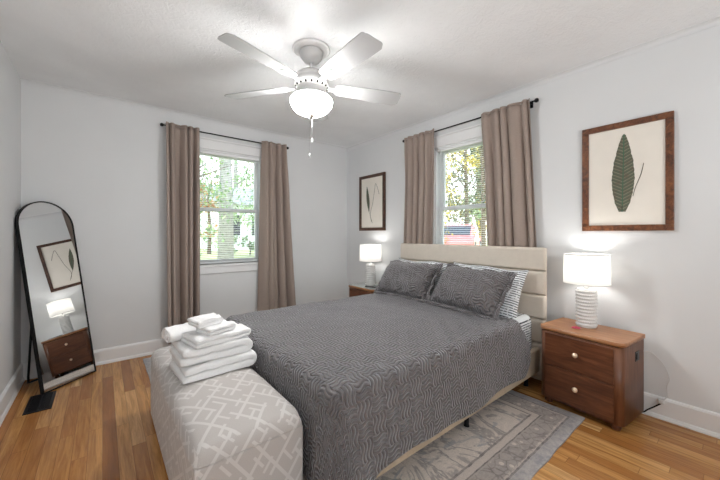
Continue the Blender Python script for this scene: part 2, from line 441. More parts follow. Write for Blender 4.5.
# unseen hall behind the doorway, added to carry the fill light
g = G(); g.box((-.6, -2.75, -.06), (2.4, YS - T, 0)); structure(g.build('floor_hall', M['floor']))
g = G(); g.box((-.6, -2.75, H), (2.4, YS - T, H + .06)); structure(g.build('ceiling_hall', M['hall_wall']))
g = G(); g.box((-.66, -2.81, 0), (2.46, -2.75, H)); g.box((-.66, -2.75, 0), (-.6, YS - T, H)); g.box((2.4, -2.75, 0), (2.46, YS - T, H))
structure(g.build('wall_hall', M['hall_wall']))
# baseboards with shoe moulding
def base(name, a, b, nrm):
    ax, ay = a; bx, by = b; nx, ny = nrm
    prof = [(0, 0), (.026, 0), (.026, .008), (.02, .022), (.015, .026), (.015, .122), (.010, .133), (.0, .138)]
    g = G()
    P = [[(ax + nx * d, ay + ny * d, z) for d, z in prof], [(bx + nx * d, by + ny * d, z) for d, z in prof]]
    V = g.grid(P, False, close_v=True); g.cap(V[0]); g.cap(V[1])
    structure(g.build(name, M['trim']))
base('baseboard_back', (XW, YN), (XE, YN), (0, -1)); base('baseboard_right', (XE, YS), (XE, YN), (-1, 0)); base('baseboard_left', (XW, YS), (XW, YN), (1, 0))
def crown(name, a, b, nrm):
    ax, ay = a; bx, by = b; nx, ny = nrm
    prof = [(0, H), (0, H - .034), (.004, H - .034)] + [(0.004 + .026 * (1 - cos(t)), H - .034 + .029 * sin(t)) for t in (0.3, .6, .9, 1.2, 1.5)] + [(.032, H - .003), (.032, H)]
    g = G(); P = [[(ax + nx * d, ay + ny * d, z) for d, z in prof], [(bx + nx * d, by + ny * d, z) for d, z in prof]]
    V = g.grid(P, False, close_v=True); g.cap(V[0]); g.cap(V[1]); structure(g.build(name, M['wall']))
crown('trim_1', (XW, YN), (XE, YN), (0, -1)); crown('trim_2', (XE, YS), (XE, YN), (-1, 0))

# windows: built in local frame (x along wall, y towards outside, z up), then placed
def window(n, w, z0, z1, loc, rz):
    root = bpy.data.objects.new('window_%d' % n, None); COL.objects.link(root); root.location = loc; root.rotation_euler = (0, 0, rz); structure(root)
    g = G()
    cw = .075
    g.box((-w - cw, -.018, z0 - .0), (-w, 0, z1 + .10), .003); g.box((w, -.018, z0 - .0), (w + cw, 0, z1 + .10), .003)
    g.box((-w, -.018, z1), (w, 0, z1 + .10), .003); g.box((-w - cw - .01, -.03, z1 + .10), (w + cw + .01, 0, z1 + .118), .003)
    g.build('casing', M['trim'], root)
    g = G(); g.box((-w - cw - .02, -.030, z0 - .028), (w + cw + .02, .06, z0), .005); g.build('sill', M['trim'], root)
    g = G(); g.box((-w - cw, -.016, z0 - .10), (w + cw, 0, z0 - .028), .003); g.build('apron', M['trim'], root)
    g = G(); g.box((-w, 0, z0), (-w + .015, T, z1)); g.box((w - .015, 0, z0), (w, T, z1)); g.box((-w, 0, z1 - .015), (w, T, z1)); g.box((-w, .06, z0), (w, T, z0 + .015))
    g.build('jamb', M['trim'], root)
    zm = 1.46
    for nm, a, b, yy in (('sash', z0 + .015, zm + .02, .065), ('sash', zm - .02, z1 - .015, .095)):
        g = G(); iw = w - .015; m = .035
        g.box((-iw, yy, a), (-iw + m, yy + .028, b)); g.box((iw - m, yy, a), (iw, yy + .028, b))
        g.box((-iw + m, yy, a), (iw - m, yy + .028, a + m)); g.box((-iw + m, yy, b - m), (iw - m, yy + .028, b))
        s_ = g.build(nm, M['trim'], root)
        g = G(); g.box((-iw + m, yy + .012, a + m), (iw - m, yy + .016, b - m)); g.build('pane', M['glass'], s_)
    return root
window(1, .36, WN[2], WN[3], ((WN[0] + WN[1]) / 2, YN, 0), 0)
window(2, .34, WE[2], WE[3], (XE, (WE[0] + WE[1]) / 2, 0), -pi / 2)
def blind(label, w, z0, z1, loc, rz, tilt, zb):
    t = thing('window_blind', label, 'blind', loc, rz)
    w -= .02
    g = G(); g.box((-w, .008, z1 - .045), (w, .05, z1 - .016), .004); g.build('headrail', M['blind'], t)
    g = G(); z = z1 - .06; ct, st = cos(tilt), sin(tilt)
    while z > zb + .02:
        P = []
        for k in range(5):
            d = (k / 4 - .5) * .025; hgt = .0016 * (1 - (k / 2 - 1) ** 2)
            P.append([(x, .030 + d * ct - hgt * st, z + d * st + hgt * ct) for x in (-w, w)])
        g.grid(P, True); z -= .0205
    g.build('slats', M['blind'], t, fix=False)
    g = G(); g.box((-w, .018, zb), (w, .042, zb + .014), .003); g.build('bottom_rail', M['blind'], t)
    for sx in (-.6, .6):
        g = G(); g.tube([(w * sx, .016, z1 - .03), (w * sx, .016, zb + .01)], .0009, 5); g.build('ladder_cord', M['cord'], t)
    g = G(); g.tube([(-w + .05, .004, z1 - .03), (-w + .05, .003, z1 - .62)], .003, 6); g.build('tilt_wand', M['white_metal'], t)
    return t
blind('white slatted blind hanging in the back wall window', .36, WN[2], WN[3], ((WN[0] + WN[1]) / 2, YN, 0), 0, R(8), WN[2] + .012)
blind('white slatted blind hanging in the window behind the headboard', .34, WE[2], WE[3], (XE, (WE[0] + WE[1]) / 2, 0), -pi / 2, R(6), WE[2] + .012)

# ------------------------------------------------------------------ bed
ZR = .009
BX0, BX1, BY0, BY1 = .70, 2.62, 1.03, 2.47
bed = thing('bed', 'queen bed with a beige channelled headboard standing on the grey rug', 'bed', (1.65, 1.75, ZR))
bo = (-1.65, -1.75, -ZR)
hb = G(); hb.box((2.672, .99, .03), (2.692, 2.51, 1.075), .006); HBK = hb.build('headboard', M['headboard'], bed, bo)
for i in range(4):
    z0 = .335 + i * .1875; g = G(); z1 = z0 + .1845
    if i == 3: z1 = 1.08
    vs_ = g.box((2.635, .985, z0), (2.682, 2.515, z1), .02, 4)
    g.build('panel', M['headboard'], HBK, bo)
g = G(); g.box((2.635, .985, .08), (2.682, 2.515, .332), .02, 4); g.build('panel', M['headboard'], HBK, bo)
for y0, y1 in ((1.022, 1.06), (2.44, 2.478)):
    g = G(); g.box((.72, y0, .115), (2.64, y1, .30), .010, 3); g.build('side_rail', M['rail'], bed, bo)
g = G(); g.box((.72, 1.05, .115), (.758, 2.45, .30), .010, 3); g.build('foot_rail', M['rail'], bed, bo)
for x in (.79, 1.73, 2.55):
    for y in (1.09, 2.41):
        g = G(); g.lathe([(.017, ZR), (.017, .012), (.014, .014), (.014, .125)], (x, y, 0), 16); g.build('leg', M['black'], bed, bo)
# mattress under a striped fitted sheet
g = G(); g.box((.74, 1.065, .22), (2.632, 2.435, .555), .055, 5)
g.boxuv()
for f in g.bm.faces:
    for lp in f.loops: lp[g.uv].uv = (lp.vert.co.x, lp.vert.co.y * .7 - lp.vert.co.z)
mat_o = g.build('mattress', M['stripe'], bed, bo)

# coverlet
def coverlet():
    xf, xh, yn, yf, zt = .695, 2.28, 1.008, 2.492, .568
    r = .07; path = []
    n1, n2, nc = 90, 60, 12
    for i in range(n1): path.append((xh - (xh - xf - r) * i / n1, yn, 0, -1))
    for i in range(nc): a = -pi / 2 - (pi / 2) * i / nc; path.append((xf + r + r * cos(a), yn + r + r * sin(a), cos(a), sin(a)))
    for i in range(n2): path.append((xf, yn + r + (yf - yn - 2 * r) * i / n2, -1, 0))
    for i in range(nc): a = pi - (pi / 2) * i / nc; path.append((xf + r + r * cos(a), yf - r + r * sin(a), cos(a), sin(a)))
    for i in range(n1 + 1): path.append((xf + r + (xh - xf - r) * i / n1, yf, 0, 1))
    rc = .055; yc = (yn + yf) / 2
    def topz(x, y):
        z = zt + .006 * fbm(x, y, 0, 3.1) + .003 * fbm(x, y, 5, 9)
        return z
    rows, uvs = [], []
    K = 26
    for k in range(K):
        f = 1 - (1 - k / K) ** 1.0
        row, uv = [], []
        for x, y, nx, ny in path:
            px, py = x - nx * rc, y - ny * rc
            cx = min(max(px, xf + .72), xh)
            q = (cx + (px - cx) * f, yc + (py - yc) * f)
            row.append((q[0], q[1], topz(*q))); uv.append((q[0], q[1]))
        rows.append(row); uvs.append(uv)
    for k in range(0, 7):
        a = (pi / 2) * k / 6; row, uv = [], []
        for x, y, nx, ny in path:
            px, py = x - nx * rc, y - ny * rc; o = rc * sin(a)
            q = (px + nx * o, py + ny * o); row.append((q[0], q[1], topz(px, py) - rc * (1 - cos(a)))); uv.append((px + nx * rc * a, py + ny * rc * a))
        rows.append(row); uvs.append(uv)
    ND = 24
    for k in range(1, ND + 1):
        t = k / ND; row, uv = [], []
        for i, (x, y, nx, ny) in enumerate(path):
            px, py = x - nx * rc, y - ny * rc
            hem = .178 + .012 * sin(x * 7)
            if ny < -.9:
                e = max(0, 1 - (xh - x) / .10); hem += .10 * e * e
                c = max(0, 1 - (x - xf) / .22); hem -= .06 * c
            elif ny > .9: hem = .2
            else: hem = .12
            z0 = topz(px, py) - rc; z = z0 + (hem - z0) * t
            off = .0
            if ny < -.5 or (ny < 0 and nx < 0):     # near side: flares to the foot, folds
                d = (x - xf)
                off += t * (.012 + .055 * math.exp(-((d - .06) / .075) ** 2) * t + .016 * math.exp(-((d - .32) / .13) ** 2))
                off += t * .008 * sin(d * 13 + 1.0) + .006 * t * fbm(x, y, z, 5)
            elif nx < -.5:
                off = t * .004 * sin(y * 14) * (.3 if y > 1.15 else 1)
                if y < 1.15: off += .02 * t
                else: off = min(off, .002)
            if ny < -.9: x = x + .12 * min(1, t * 1.6) ** .7 * max(0, (x - xf) / (xh - xf)) ** 6
            row.append((x + nx * off, y + ny * off, z)); uv.append((x + nx * (z0 - z + rc * .57), y + ny * (z0 - z + rc * .57)))
        rows.append(row); uvs.append(uv)
    g = G(); g.grid(rows, True, uv=uvs)
    o = g.build('coverlet', M['quilt'], None, weld=.0006)
    so = o.modifiers.new('s', 'SOLIDIFY'); so.thickness = .006; so.offset = 1
    return o
cv = coverlet(); tag(cv, 'grey quilted coverlet with a wavy basket-weave stitch spread over the bed', 'bedspread')

# pillows
def pillow_mesh(w, h, t, flange=0.0, seed=0, droop=0.0):
    n = 36; g = G(); rows = {1: [], -1: []}; uvs = []
    for i in range(n + 1):
        u = -1 + 2 * i / n; ra, rb, ru = [], [], []
        for j in range(n + 1):
            v = -1 + 2 * j / n
            pin = 1 - .055 * (1 - abs(u) ** 2) * abs(v) ** 3; pin2 = 1 - .055 * (1 - abs(v) ** 2) * abs(u) ** 3
            x = u * w / 2 * pin2; y = v * h / 2 * pin
            th = max(0, (1 - abs(u) ** 3.2)) ** .55 * max(0, (1 - abs(v) ** 3.2)) ** .55
            wr = .010 * fbm(x, y, seed * 7.3, 6) + .008 * fbm(x + 3 * y, y, seed, 11)
            zf = t / 2 * th * (1 + .10 * fbm(x, y, seed, 3)) + wr * th ** .3 * (th > 0)
            zb = -t / 2 * th * .85
            sag = -droop * (1 + v) ** 2 / 4 * (.6 + .4 * fbm(u, 0, seed, 1.3)) - .016 * v * (v > 0) * (1 + sin(u * 5 + seed)) * .5
            ra.append((x, y + sag, zf)); rb.append((x, y + sag, zb)); ru.append((x, y))
        rows[1].append(ra); rows[-1].append(rb); uvs.append(ru)
    g.grid(rows[1], True, uv=uvs); g.grid(rows[-1], True, uv=uvs)
    fl = None
    if flange:
        fl = G(); ring_i = []; ring_o = []; m = 30
        edges = [(-1 + 2 * k / m, -1) for k in range(m)] + [(1, -1 + 2 * k / m) for k in range(m)] + [(1 - 2 * k / m, 1) for k in range(m)] + [(-1, 1 - 2 * k / m) for k in range(m)]
        R_ = [[], [], []]; U_ = [[], [], []]
        for u, v in edges:
            pin = 1 - .055 * (1 - abs(u) ** 2) * abs(v) ** 3; pin2 = 1 - .055 * (1 - abs(v) ** 2) * abs(u) ** 3
            sag = -droop * (1 + v) ** 2 / 4 * (.6 + .4 * fbm(u, 0, seed, 1.3)) - .016 * v * (v > 0) * (1 + sin(u * 5 + seed)) * .5
            for q in range(3):
                e = q / 2; ex = 1 if abs(u) > .999 else 0; ey = 1 if abs(v) > .999 else 0
                x = u * (w / 2 * pin2 - .006 + flange * e * (1 if ex else abs(u) ** 6)); y = v * (h / 2 * pin - .006 + flange * e * (1 if ey else abs(v) ** 6))
                z = e * .012 * sin(u * 11 + v * 9 + seed) + e * .010 * fbm(u, v, seed, 4)
                R_[q].append((x, y + sag, z)); U_[q].append((x, y))
        fl.grid(R_, True, uv=U_, close_v=True)
    return g, fl
def put_pillow(name, label, cat, mat, w, h, t, loc, rx, rz, flange=0, seed=0, droop=0.0, roll=0.0, group=None):
    o = thing(name, label, cat, loc)
    o.rotation_euler = (Matrix.Rotation(rz, 3, 'Z') @ Matrix.Rotation(rx, 3, 'X') @ Matrix.Rotation(roll, 3, 'Z')).to_euler()
    g, fl = pillow_mesh(w, h, t, flange, seed, droop)
    g.build('cushion', mat, o, weld=.0004)
    if fl:
        f_ = fl.build('flange', mat, o); so = f_.modifiers.new('s', 'SOLIDIFY'); so.thickness = .006; so.offset = 0
    return o
# local x = width, y = up the slope, z = front.  rz=-90 deg makes the front face -x (into the room)
put_pillow('pillow', 'white striped pillow behind the grey sham nearer the corner of the room', 'pillow', M['stripe'], .69, .46, .15, (2.49, 2.14, .72), R(65), -pi / 2, 0, 3, .02, 0, 'striped pillows against the headboard')
put_pillow('pillow', 'white striped pillow behind the grey sham nearer the lamp with the pink flower', 'pillow', M['stripe'], .69, .46, .15, (2.49, 1.43, .72), R(65), -pi / 2, 0, 5, .02, R(-2), 'striped pillows against the headboard')
put_pillow('pillow_sham', 'grey quilted sham pillow on the room-corner half of the bed', 'pillow', M['quilt'], .63, .37, .25, (2.335, 2.135, .738), R(53), -pi / 2 + R(1), .036, 1, .01, R(0), 'grey quilted shams')
put_pillow('pillow_sham', 'grey quilted sham pillow on the half of the bed beside the near nightstand', 'pillow', M['quilt'], .61, .385, .26, (2.300, 1.430, .742), R(51), -pi / 2 + R(-4), .036, 2, .015, R(-2), 'grey quilted shams')

# ------------------------------------------------------------------ bench with folded towels
def bench():
    x0, x1, y0, y1 = .232, .655, 1.165, 2.43
    t = thing('storage_bench', 'upholstered storage bench with a white trellis pattern at the foot of the bed', 'bench', ((x0 + x1) / 2, (y0 + y1) / 2, ZR))
    o = (-(x0 + x1) / 2, -(y0 + y1) / 2, -ZR)
    g = G(); g.box((x0 + .006, y0 + .006, .03), (x1 - .004, y1 - .006, .392), .012, 3); g.bm.normal_update(); g.wrapuv(x0, y0, .452); g.build('body', M['bench'], t, o)
    # lid: padded, crowned
    n, mm = 26, 60; P = []; UV = []
    for i in range(n + 1):
        u = -1 + 2 * i / n; row = []; ru = []
        for j in range(mm + 1):
            v = -1 + 2 * j / mm
            ex = max(0, 1 - abs(u) ** 9) ** .5; ey = max(0, 1 - abs(v) ** 22) ** .5
            row.append(((x0 + x1) / 2 + u * (x1 - x0) / 2 * (1 - .05 * abs(v) ** 40), (y0 + y1) / 2 + v * (y1 - y0) / 2 * (1 - .016 * abs(u) ** 14), .396 + .064 * ex * ey + .008 * (1 - u * u) * (1 - v * v) + .0015 * fbm(u, v * 3, 2, 2)))
            ru.append((row[-1][0], row[-1][1] + (0)))
        P.append(row); UV.append(ru)
    g = G(); g.grid(P, True); 
    ring = [P[0][j] for j in range(mm + 1)] + [P[i][mm] for i in range(1, n + 1)] + [P[n][j] for j in range(mm - 1, -1, -1)] + [P[i][0] for i in range(n - 1, 0, -1)]
    g.grid([ring, [(a, b, .394) for a, b, c in ring]], True, close_v=True)
    bmesh.ops.remove_doubles(g.bm, verts=g.bm.verts, dist=.0005); bmesh.ops.recalc_face_normals(g.bm, faces=g.bm.faces); g.wrapuv(x0, y0, .452); g.build('lid', M['bench'], t, o, weld=.0005)
    for x in (x0 + .04, x1 - .04):
        for y in (y0 + .05, y1 - .05):
            g = G(); g.box((x - .02, y - .02, ZR), (x + .02, y + .02, .031), .003); g.build('foot', M['black'], t, o)
    return t
bench()
def towel(label, W, D, th, layers, loc, rz, seed=0, group='folded white towels on the bench', roll=False):
    # serpentine profile in x-z, extruded along y
    cl = []
    if roll:
        turns = 2.6; n = 90
        for i in range(n + 1):
            a = 2 * pi * turns * i / n; r = .004 + th * a / (2 * pi)
            cl.append((r * cos(a) * 1.5, r * sin(a) * .85))
        zmin = min(p[1] for p in cl); cl = [(x, z - zmin + th / 2) for x, z in cl]
    else:
        d = 1
        for L in range(layers):
            zc = th * (L + .5); a, b = (-W / 2, W / 2) if d > 0 else (W / 2, -W / 2)
            ins = th * .5
            a2 = a + (ins if L > 0 else .01) * d; b2 = b - ins * d
            for k in range(15): cl.append((a2 + (b2 - a2) * k / 14, zc))
            if L < layers - 1:
                for k in range(1, 8):
                    an = -pi / 2 + pi * k / 8; cl.append((b2 + d * ins * cos(an), zc + ins + ins * sin(an)))
            d = -d
    n = len(cl); L_, R_ = [], []
    for i, (x, z) in enumerate(cl):
        dx = cl[min(i + 1, n - 1)][0] - cl[max(i - 1, 0)][0]; dz = cl[min(i + 1, n - 1)][1] - cl[max(i - 1, 0)][1]
        q = math.hypot(dx, dz) or 1; L_.append((-dz / q, dx / q))
    ys = [-1, -.985, -.95, -.88] + [-.75 + 1.5 * k / 8 for k in range(9)] + [.88, .95, .985, 1]
    g = G(); rows = []
    for v in ys:
        e = {1: .35, .985: .66, .95: .88, .88: .97}.get(abs(v), 1.0)
        row = []
        for s_ in (1, -1):
            idx = range(n) if s_ > 0 else range(n - 1, -1, -1)
            for i in idx:
                x, z = cl[i]; nx, nz = L_[i]
                o = th * .49 * e * s_ * (1 + .10 * fbm(x * 2, v * .8, seed * 1.7 + i * .02, 5))
                edge = .82 if i in (0, n - 1) else 1
                px, pz = x + nx * o * edge, z + nz * o * edge
                dy = .010 * fbm(px, pz, seed + v, 9)
                sag = (.011 * fbm(px * 2, v * .5, seed * 3.1, 4) + .006 * fbm(px * 4, v, seed, 9)) * min(1, pz / .03)
                row.append((px + .005 * fbm(v, pz * 6, seed, 2), v * D / 2 + dy, max(.0012, pz + sag)))
        rows.append(row)
    V = g.grid(rows, True, close_v=True)
    for row in (V[0], V[-1]):
        for i in range(n - 1):
            a, b, c, d_ = row[i], row[i + 1], row[2 * n - 2 - i], row[2 * n - 1 - i]
            try: g.bm.faces.new((a, b, c, d_)).smooth = True
            except ValueError: pass
    o = g.build('towel', M['towel']); o.location = loc; o.rotation_euler = (0, 0, rz)
    return tag(o, label, 'towel', group)
ZB = .468
TOW = 'folded white towels on the bench'
towel('large folded white bath towel lying directly on the bench, bottom of the stack', .36, .28, .039, 2, (.455, 1.83, ZB), R(4), 1)
towel('large folded white bath towel second from the bottom of the stack', .345, .27, .040, 2, (.445, 1.835, ZB + .078), R(2), 2)
towel('folded white hand towel laid across the bath towels and overhanging towards the bed', .29, .20, .024, 2, (.465, 1.80, ZB + .158), R(10), 3)
towel('rolled white hand towel at the back of the stack, sticking out away from the bed', .1, .21, .0150, 0, (.355, 1.92, ZB + .157), R(-76), 4, roll=True)
towel('small folded white washcloth on the stack, lower of the two little ones', .15, .13, .019, 2, (.455, 1.77, ZB + .206), R(18), 5)
towel('small folded white washcloth topmost on the towel stack', .135, .115, .018, 2, (.415, 1.80, ZB + .244), R(14), 6)

# ------------------------------------------------------------------ rug
def rug():
    cx, cy, hx, hy = 1.345, 2.13, 1.05, 1.47
    g = G(); n, m = 50, 60; P = []
    for i in range(n + 1):
        row = []
        for j in range(m + 1):
            u, v = -1 + 2 * i / n, -1 + 2 * j / m
            row.append((u * (hx + .006 * fbm(v * 4, 1, 0, 2) * abs(u)), v * (hy + .006 * fbm(u * 4, 7, 0, 2) * abs(v)), .0085))
        P.append(row)
    V = g.grid(P, False)
    ring = [P[0][j] for j in range(m + 1)] + [P[i][m] for i in range(1, n + 1)] + [P[n][j] for j in range(m - 1, -1, -1)] + [P[i][0] for i in range(n - 1, 0, -1)]
    g.grid([ring, [(a, b, .0005) for a, b, c in ring]], False, close_v=True)
    o = g.build('area_rug', M['rug'], weld=.0003); o.location = (cx, cy, 0)
    tag(o, 'faded grey and blue bordered rug lying under the bed', 'rug')
rug()

# ------------------------------------------------------------------ nightstands
def rrect(x0, y0, x1, y1, r, n=8, corners=(1, 1, 1, 1)):
    out = []
    for (cx, cy, a0, on) in ((x0, y0, pi, corners[0]), (x1, y0, 1.5 * pi, corners[1]), (x1, y1, 0, corners[2]), (x0, y1, .5 * pi, corners[3])):
        q = r if on else .006
        ox = cx + q if cx == x0 else cx - q; oy = cy + q if cy == y0 else cy - q
        for k in range(n + 1): a = a0 + .5 * pi * k / n; out.append((ox + q * cos(a), oy + q * sin(a)))
    return out
def nightstand(label, loc, rz=0):
    # local origin: centre of footprint on floor; front faces -x
    t = thing('nightstand', label, 'nightstand', loc, rz)
    dx, dy, zt = .175, .24, .54
    g = G(); g.prism(rrect(-dx, -dy, dx, dy, .042, 8, (1, 0, 0, 1)), .045, zt - .030); g.build('body', M['walnut_side'], t)
    g = G(); g.prism(rrect(-dx + .006, -dy + .006, dx, dy - .006, .038, 8, (1, 0, 0, 1)), zt - .030, zt - .024); g.build('shadow_gap', M['black'], t)
    g = G(); g.prism(rrect(-dx - .006, -dy - .006, dx + .004, dy + .006, .047, 8, (1, 0, 0, 1)), zt - .024, zt); g.build('top', M['walnut_top'], t)
    for z0, z1 in ((.062, .278), (.286, .500)):
        g = G(); g.box((-dx - .007, -dy + .042, z0), (-dx + .02, dy - .042, z1), .003, 2, smooth=False); d = g.build('drawer', M['walnut'], t)
        zc = (z0 + z1) / 2 + .01
        g = G(); g.lathe([(.006, 0), (.006, -.014), (.015, -.018), (.0165, -.024), (.013, -.030), (.0, -.031)], (-dx - .007, 0, zc), 20, axis='x'); g.build('knob', M['brass'], d)
    for x in (-dx + .045, dx - .05):
        for y in (-dy + .045, dy - .045):
            g = G(); g.lathe([(.012, 0), (.022, .006), (.027, .02), (.024, .036), (.018, .046)], (x, y, 0), 20); g.build('foot', M['walnut'], t)
    for s_ in (-1, 1):
        g = G(); g.box((.02, s_ * dy - .003, .395), (.085, s_ * dy + .003, .455), .002); p_ = g.build('outlet_plate', M['phone'], t)
        g = G(); g.box((.032, s_ * dy + s_ * .003 - .002, .405), (.050, s_ * dy + s_ * .003 + .002, .445), .001); g.build('socket', M['black'], p_)
    return t
NS1 = nightstand('walnut two-drawer nightstand against the wall under the large leaf picture', (2.560, .682, 0), R(-6.5))
NS2 = dup(NS1, (2.585, 2.965, 0), 0, 'walnut two-drawer nightstand in the far corner past the bed, topped with grey glass')
NS1['group'] = NS2['group'] = 'walnut nightstands either side of the bed'
g = G(); g.prism(rrect(-.178, -.243, .177, .243, .047, 8, (1, 0, 0, 1)), .5405, .5465)
o = g.build('glass_top', M['glass_top']); o.location = (2.585, 2.965, 0); tag(o, 'grey glass sheet covering the top of the far nightstand', 'glass top')
g = G(); g.box((-.024, -.075, 0), (.024, .075, .010), .004, 3); o = g.build('remote_control', M['phone']); o.location = (2.50, 2.86, .547); o.rotation_euler = (0, 0, R(20))
tag(o, 'small dark remote lying on the far nightstand', 'remote')

# lamps
def lamp(label, loc):
    t = thing('table_lamp', label, 'lamp', loc)
    g = G(); prof = [(.056, 0), (.059, .003)]
    nr = 11; hh = .262
    for k in range(nr):
        z0 = .005 + (hh - .01) * k / nr; dz = (hh - .01) / nr
        prof += [(.0550, z0 + dz * .06), (.0592, z0 + dz * .25), (.0600, z0 + dz * .5), (.0592, z0 + dz * .75), (.0550, z0 + dz * .94)]
    prof += [(.056, hh - .003), (.054, hh), (.02, hh + .001)]
    g.lathe(prof, (0, 0, 0), 48)
    g.build('lamp_base', M['ceramic'], t)
    g = G()
    for k in range(nr):
        zc = .005 + (hh - .01) * (k + .5) / nr
        for q in range(30):
            a = 2 * pi * (q + .5 * (k % 2)) / 30
            m_ = Matrix.Translation((.0600 * cos(a), .0600 * sin(a), zc)) @ Matrix.Diagonal((.0048, .0048, .0060, 1))
            bmesh.ops.create_icosphere(g.bm, subdivisions=1, radius=1.0, matrix=m_)
    for f in g.bm.faces: f.smooth = True
    g.build('bead_texture', M['ceramic'], t)
    g = G(); g.lathe([(.014, hh), (.014, hh + .012), (.009, hh + .015), (.009, hh + .05), (.016, hh + .055), (.016, hh + .095), (.010, hh + .1)], (0, 0, 0), 20); g.build('stem', M['nickel'], t)
    g = G(); g.lathe([(.012, hh + .1), (.026, hh + .125), (.031, hh + .15), (.024, hh + .18), (.006, hh + .193)], (0, 0, 0), 20); g.build('bulb', M['bulb'], t)
    zb, zt_ = hh + .038, hh + .240
    g = G(); g.lathe([(.136, zb), (.132, zt_)], (0, 0, 0), 64, False, False); sh = g.build('lamp_shade', M['shade'], t)
    sm = sh.modifiers.new('s', 'SOLIDIFY'); sm.thickness = .002; sm.offset = 0
    for z_, r_ in ((zb, .136), (zt_, .132)):
        g = G(); P = []
        for k in range(64):
            a = 2 * pi * k / 64; P.append([((r_ + .0022 * cos(b)) * cos(a), (r_ + .0022 * cos(b)) * sin(a), z_ + .0035 * sin(b)) for b in [2 * pi * q / 8 for q in range(8)]])
        g.grid(P, True, close_u=True, close_v=True); g.build('shade_trim', M['ceramic'], sh)
    g = G()
    for k in range(3):
        a = 2 * pi * k / 3; g.tube([(.01 * cos(a), .01 * sin(a), hh + .098), (.06 * cos(a), .06 * sin(a), zb + .03), (.134 * cos(a), .134 * sin(a), zb + .03)], .0018, 6)
    g.build('shade_spider', M['nickel'], t)
    return t
L1 = lamp('white beaded ceramic lamp with a lit drum shade on the near nightstand', (2.625, .715, .5405))
L2 = dup(L1, (2.60, 2.985, .547), 0, 'white ceramic lamp with a lit drum shade on the far nightstand under the small picture')
L1['group'] = L2['group'] = 'white ceramic table lamps'
g = G()
for k in range(6):
    a = k * 1.05; m_ = Matrix.Translation((.013 * cos(a), .016 * sin(a), .005)) @ Matrix.Rotation(a, 4, 'Z') @ Matrix.Diagonal((.012, .007, .0048, 1))
    bmesh.ops.create_icosphere(g.bm, subdivisions=2, radius=1.0, matrix=m_)
bmesh.ops.create_icosphere(g.bm, subdivisions=2, radius=.007, matrix=Matrix.Translation((0, 0, .0075)))
for f in g.bm.faces: f.smooth = True
o = g.build('flower', M['pink']); o.location = (2.505, .742, .541); tag(o, 'tiny pink flower lying beside the lamp on the near nightstand', 'flower')

# cord beside the near nightstand
t = thing('power_cord', 'pale cord looping down the wall from the side of the near nightstand', 'cord', (2.75, .36, .03))
def smooth_path(pts, n=8):
    out = []; P_ = [Vector(p) for p in pts]
    for i in range(len(P_) - 1):
        p0, p1, p2, p3 = P_[max(i - 1, 0)], P_[i], P_[i + 1], P_[min(i + 2, len(P_) - 1)]
        for k in range(n):
            u = k / n; out.append(.5 * ((2 * p1) + (p2 - p0) * u + (2 * p0 - 5 * p1 + 4 * p2 - p3) * u * u + (3 * p1 - p0 - 3 * p2 + p3) * u ** 3))
    out.append(P_[-1]); return out
o_ = (-2.75, -.36, -.03)
g = G(); g.tube(smooth_path([(2.66, .4395, .43), (2.70, .425, .432), (2.755, .395, .415), (2.765, .345, .36), (2.765, .313, .28), (2.765, .325, .22), (2.765, .322, .16), (2.755, .345, .128)]), .0026, 8); g.build('cable', M['cord'], t, o_)
g = G(); g.box((2.745, .335, .105), (2.774, .365, .133), .006, 3); g.build('plug', M['cord'], t, o_)
g = G(); g.tube(smooth_path([(2.762, .35, .105), (2.755, .38, .075), (2.735, .41, .05), (2.735, .44, .022), (2.74, .52, .008)]), .0042, 8); g.build('black_lead', M['black'], t, o_)

